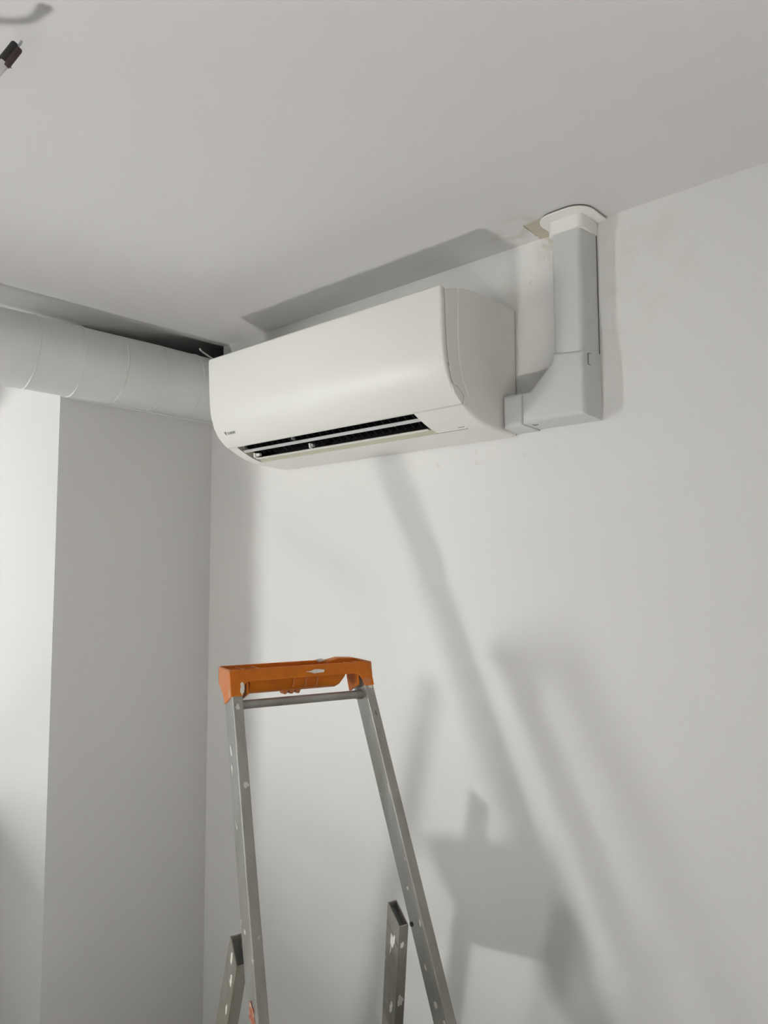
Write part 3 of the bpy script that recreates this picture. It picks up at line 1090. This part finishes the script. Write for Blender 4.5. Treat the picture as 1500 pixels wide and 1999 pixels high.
# rear legs
AXln = AXL.normalized()
for sg, h, do, rw, rh, m, sd in [(1, 0.09, 0.020, 0.009, 0.016, m_splash, 41), (1, 0.115, 0.026, 0.0015, 0.010, m_splash, 42), (1, 0.225, 0.014, 0.005, 0.014, m_splash, 43)]:
    splash('paint_splash', leg_pt(sg, h, LB+0.0002, do), DL, AXln, -W, rw, rh, m, sd)
for sg, h, do, rw, rh, m, sd in [(-1, 0.045, 0.024, 0.004, 0.012, m_splash, 51), (-1, 0.075, 0.012, 0.004, 0.014, m_splash, 52), (-1, 0.125, 0.012, 0.003, 0.010, m_splash, 53)]:
    splash('paint_splash', leg_pt(sg, h, -0.0002, do), DL, AXln, -W, rw, rh, m, sd)
for h, wo, rw, rh, m, sd in [(0.09, 0.012, 0.004, 0.007, m_splash, 61), (0.205, 0.010, 0.007, 0.012, m_splash, 62)]:
    splash('paint_splash', leg_pt(1, h, wo, -0.0002), W, AXln, DL, rw, rh, m, sd)

# platform and lower treads (below the picture, they stand in the light and cast shadows)
HP = 0.67


def back_of_rail(h):
    return RD


bm = bmesh.new()
zP = LO.z - HP
pc_ = LO + AXR*HP
hw = HW + SPR*HP - RB - 0.0005
hexa(bm, [p + Vector((0, 0, dz)) for dz in (-0.028, 0.0) for p in
          (pc_ - W*hw + N*0.02 - Vector((0, 0, 0)), pc_ + W*hw + N*0.02, pc_ + W*hw - N*0.225, pc_ - W*hw - N*0.225)])
obj('platform', local(bm, ld), m_tread, ld, bevel=0.004)
for h in (0.82, 1.06, 1.30):
    bm = bmesh.new()
    pc_ = LO + AXR*h
    hw = HW + SPR*h - RB
    hexa(bm, [p + Vector((0, 0, dz)) for dz in (-0.028, 0.0) for p in
              (pc_ - W*hw + N*0.015, pc_ + W*hw + N*0.015, pc_ + W*hw - N*0.065, pc_ - W*hw - N*0.065)])
    obj('tread', local(bm, ld), m_tread, ld, bevel=0.004)
bm = bmesh.new()
hb = 0.62
tube(bm, [leg_pt(-1, hb, LB/2, LD/2), leg_pt(1, hb, LB/2, LD/2)], 0.011, 14)
obj('leg_brace', local(bm, ld), m_alu, ld, smooth=50)

# ------------------------------------------------------------------ cable hanging from the ceiling, end taped black
hc = empty('ceiling_cable', (0.93, -1.22, H), 'grey cable hanging from the ceiling with a black taped end', 'cable')
tip = Vector((1.0812, -1.0508, H-0.0657))
b1 = Vector((1.0657, -1.0621, H-0.0895))
b0 = Vector((1.0590, -1.0670, H-0.1000))
d_ = (tip-b1).normalized()
tape0 = b1 - d_*0.004
bm = bmesh.new()
path = spline([(0.930, -1.220, H), (0.938, -1.205, H-0.03), (0.965, -1.165, H-0.09), (1.005, -1.118, H-0.132), (1.035, -1.087, H-0.130), tuple(b0), tuple(tape0 + d_*0.003)], 8)
tube(bm, path, 0.0058, 16)
obj('sheath', local(bm, hc), m_cable, hc, smooth=60)
side = d_.cross(fw).normalized()
tw = []
for k, (o_, L, m, r) in enumerate([(0.0030, 0.030, m_tape, 0.0055), (-0.0042, 0.028, m_tapeb, 0.0045)]):
    bm = bmesh.new()
    st = tape0 + side*o_
    tube(bm, [st, st + d_*0.004, st + d_*(L-0.002), st + d_*L], [r*0.9, r, r*0.98, r*0.7], 14)
    tw.append(obj('taped_core', local(bm, hc), m, hc, smooth=50, label=('black taped core', 'dark brown taped core')[k]))
bm = bmesh.new()
st = tape0 - side*0.0010 + d_*0.024
tube(bm, [st, st + d_*0.010, st + d_*0.0125 + side*0.001], [0.0016, 0.0016, 0.0014], 10)
obj('bare_wire_end', local(bm, hc), m_copper, hc, smooth=60)
bm = bmesh.new()
st = tape0 - side*0.007 + d_*0.003
tube(bm, [st, st - side*0.0045 - d_*0.001], [0.0016, 0.0004], 8)
obj('tape_tail', local(bm, hc), m_tapeb, hc)
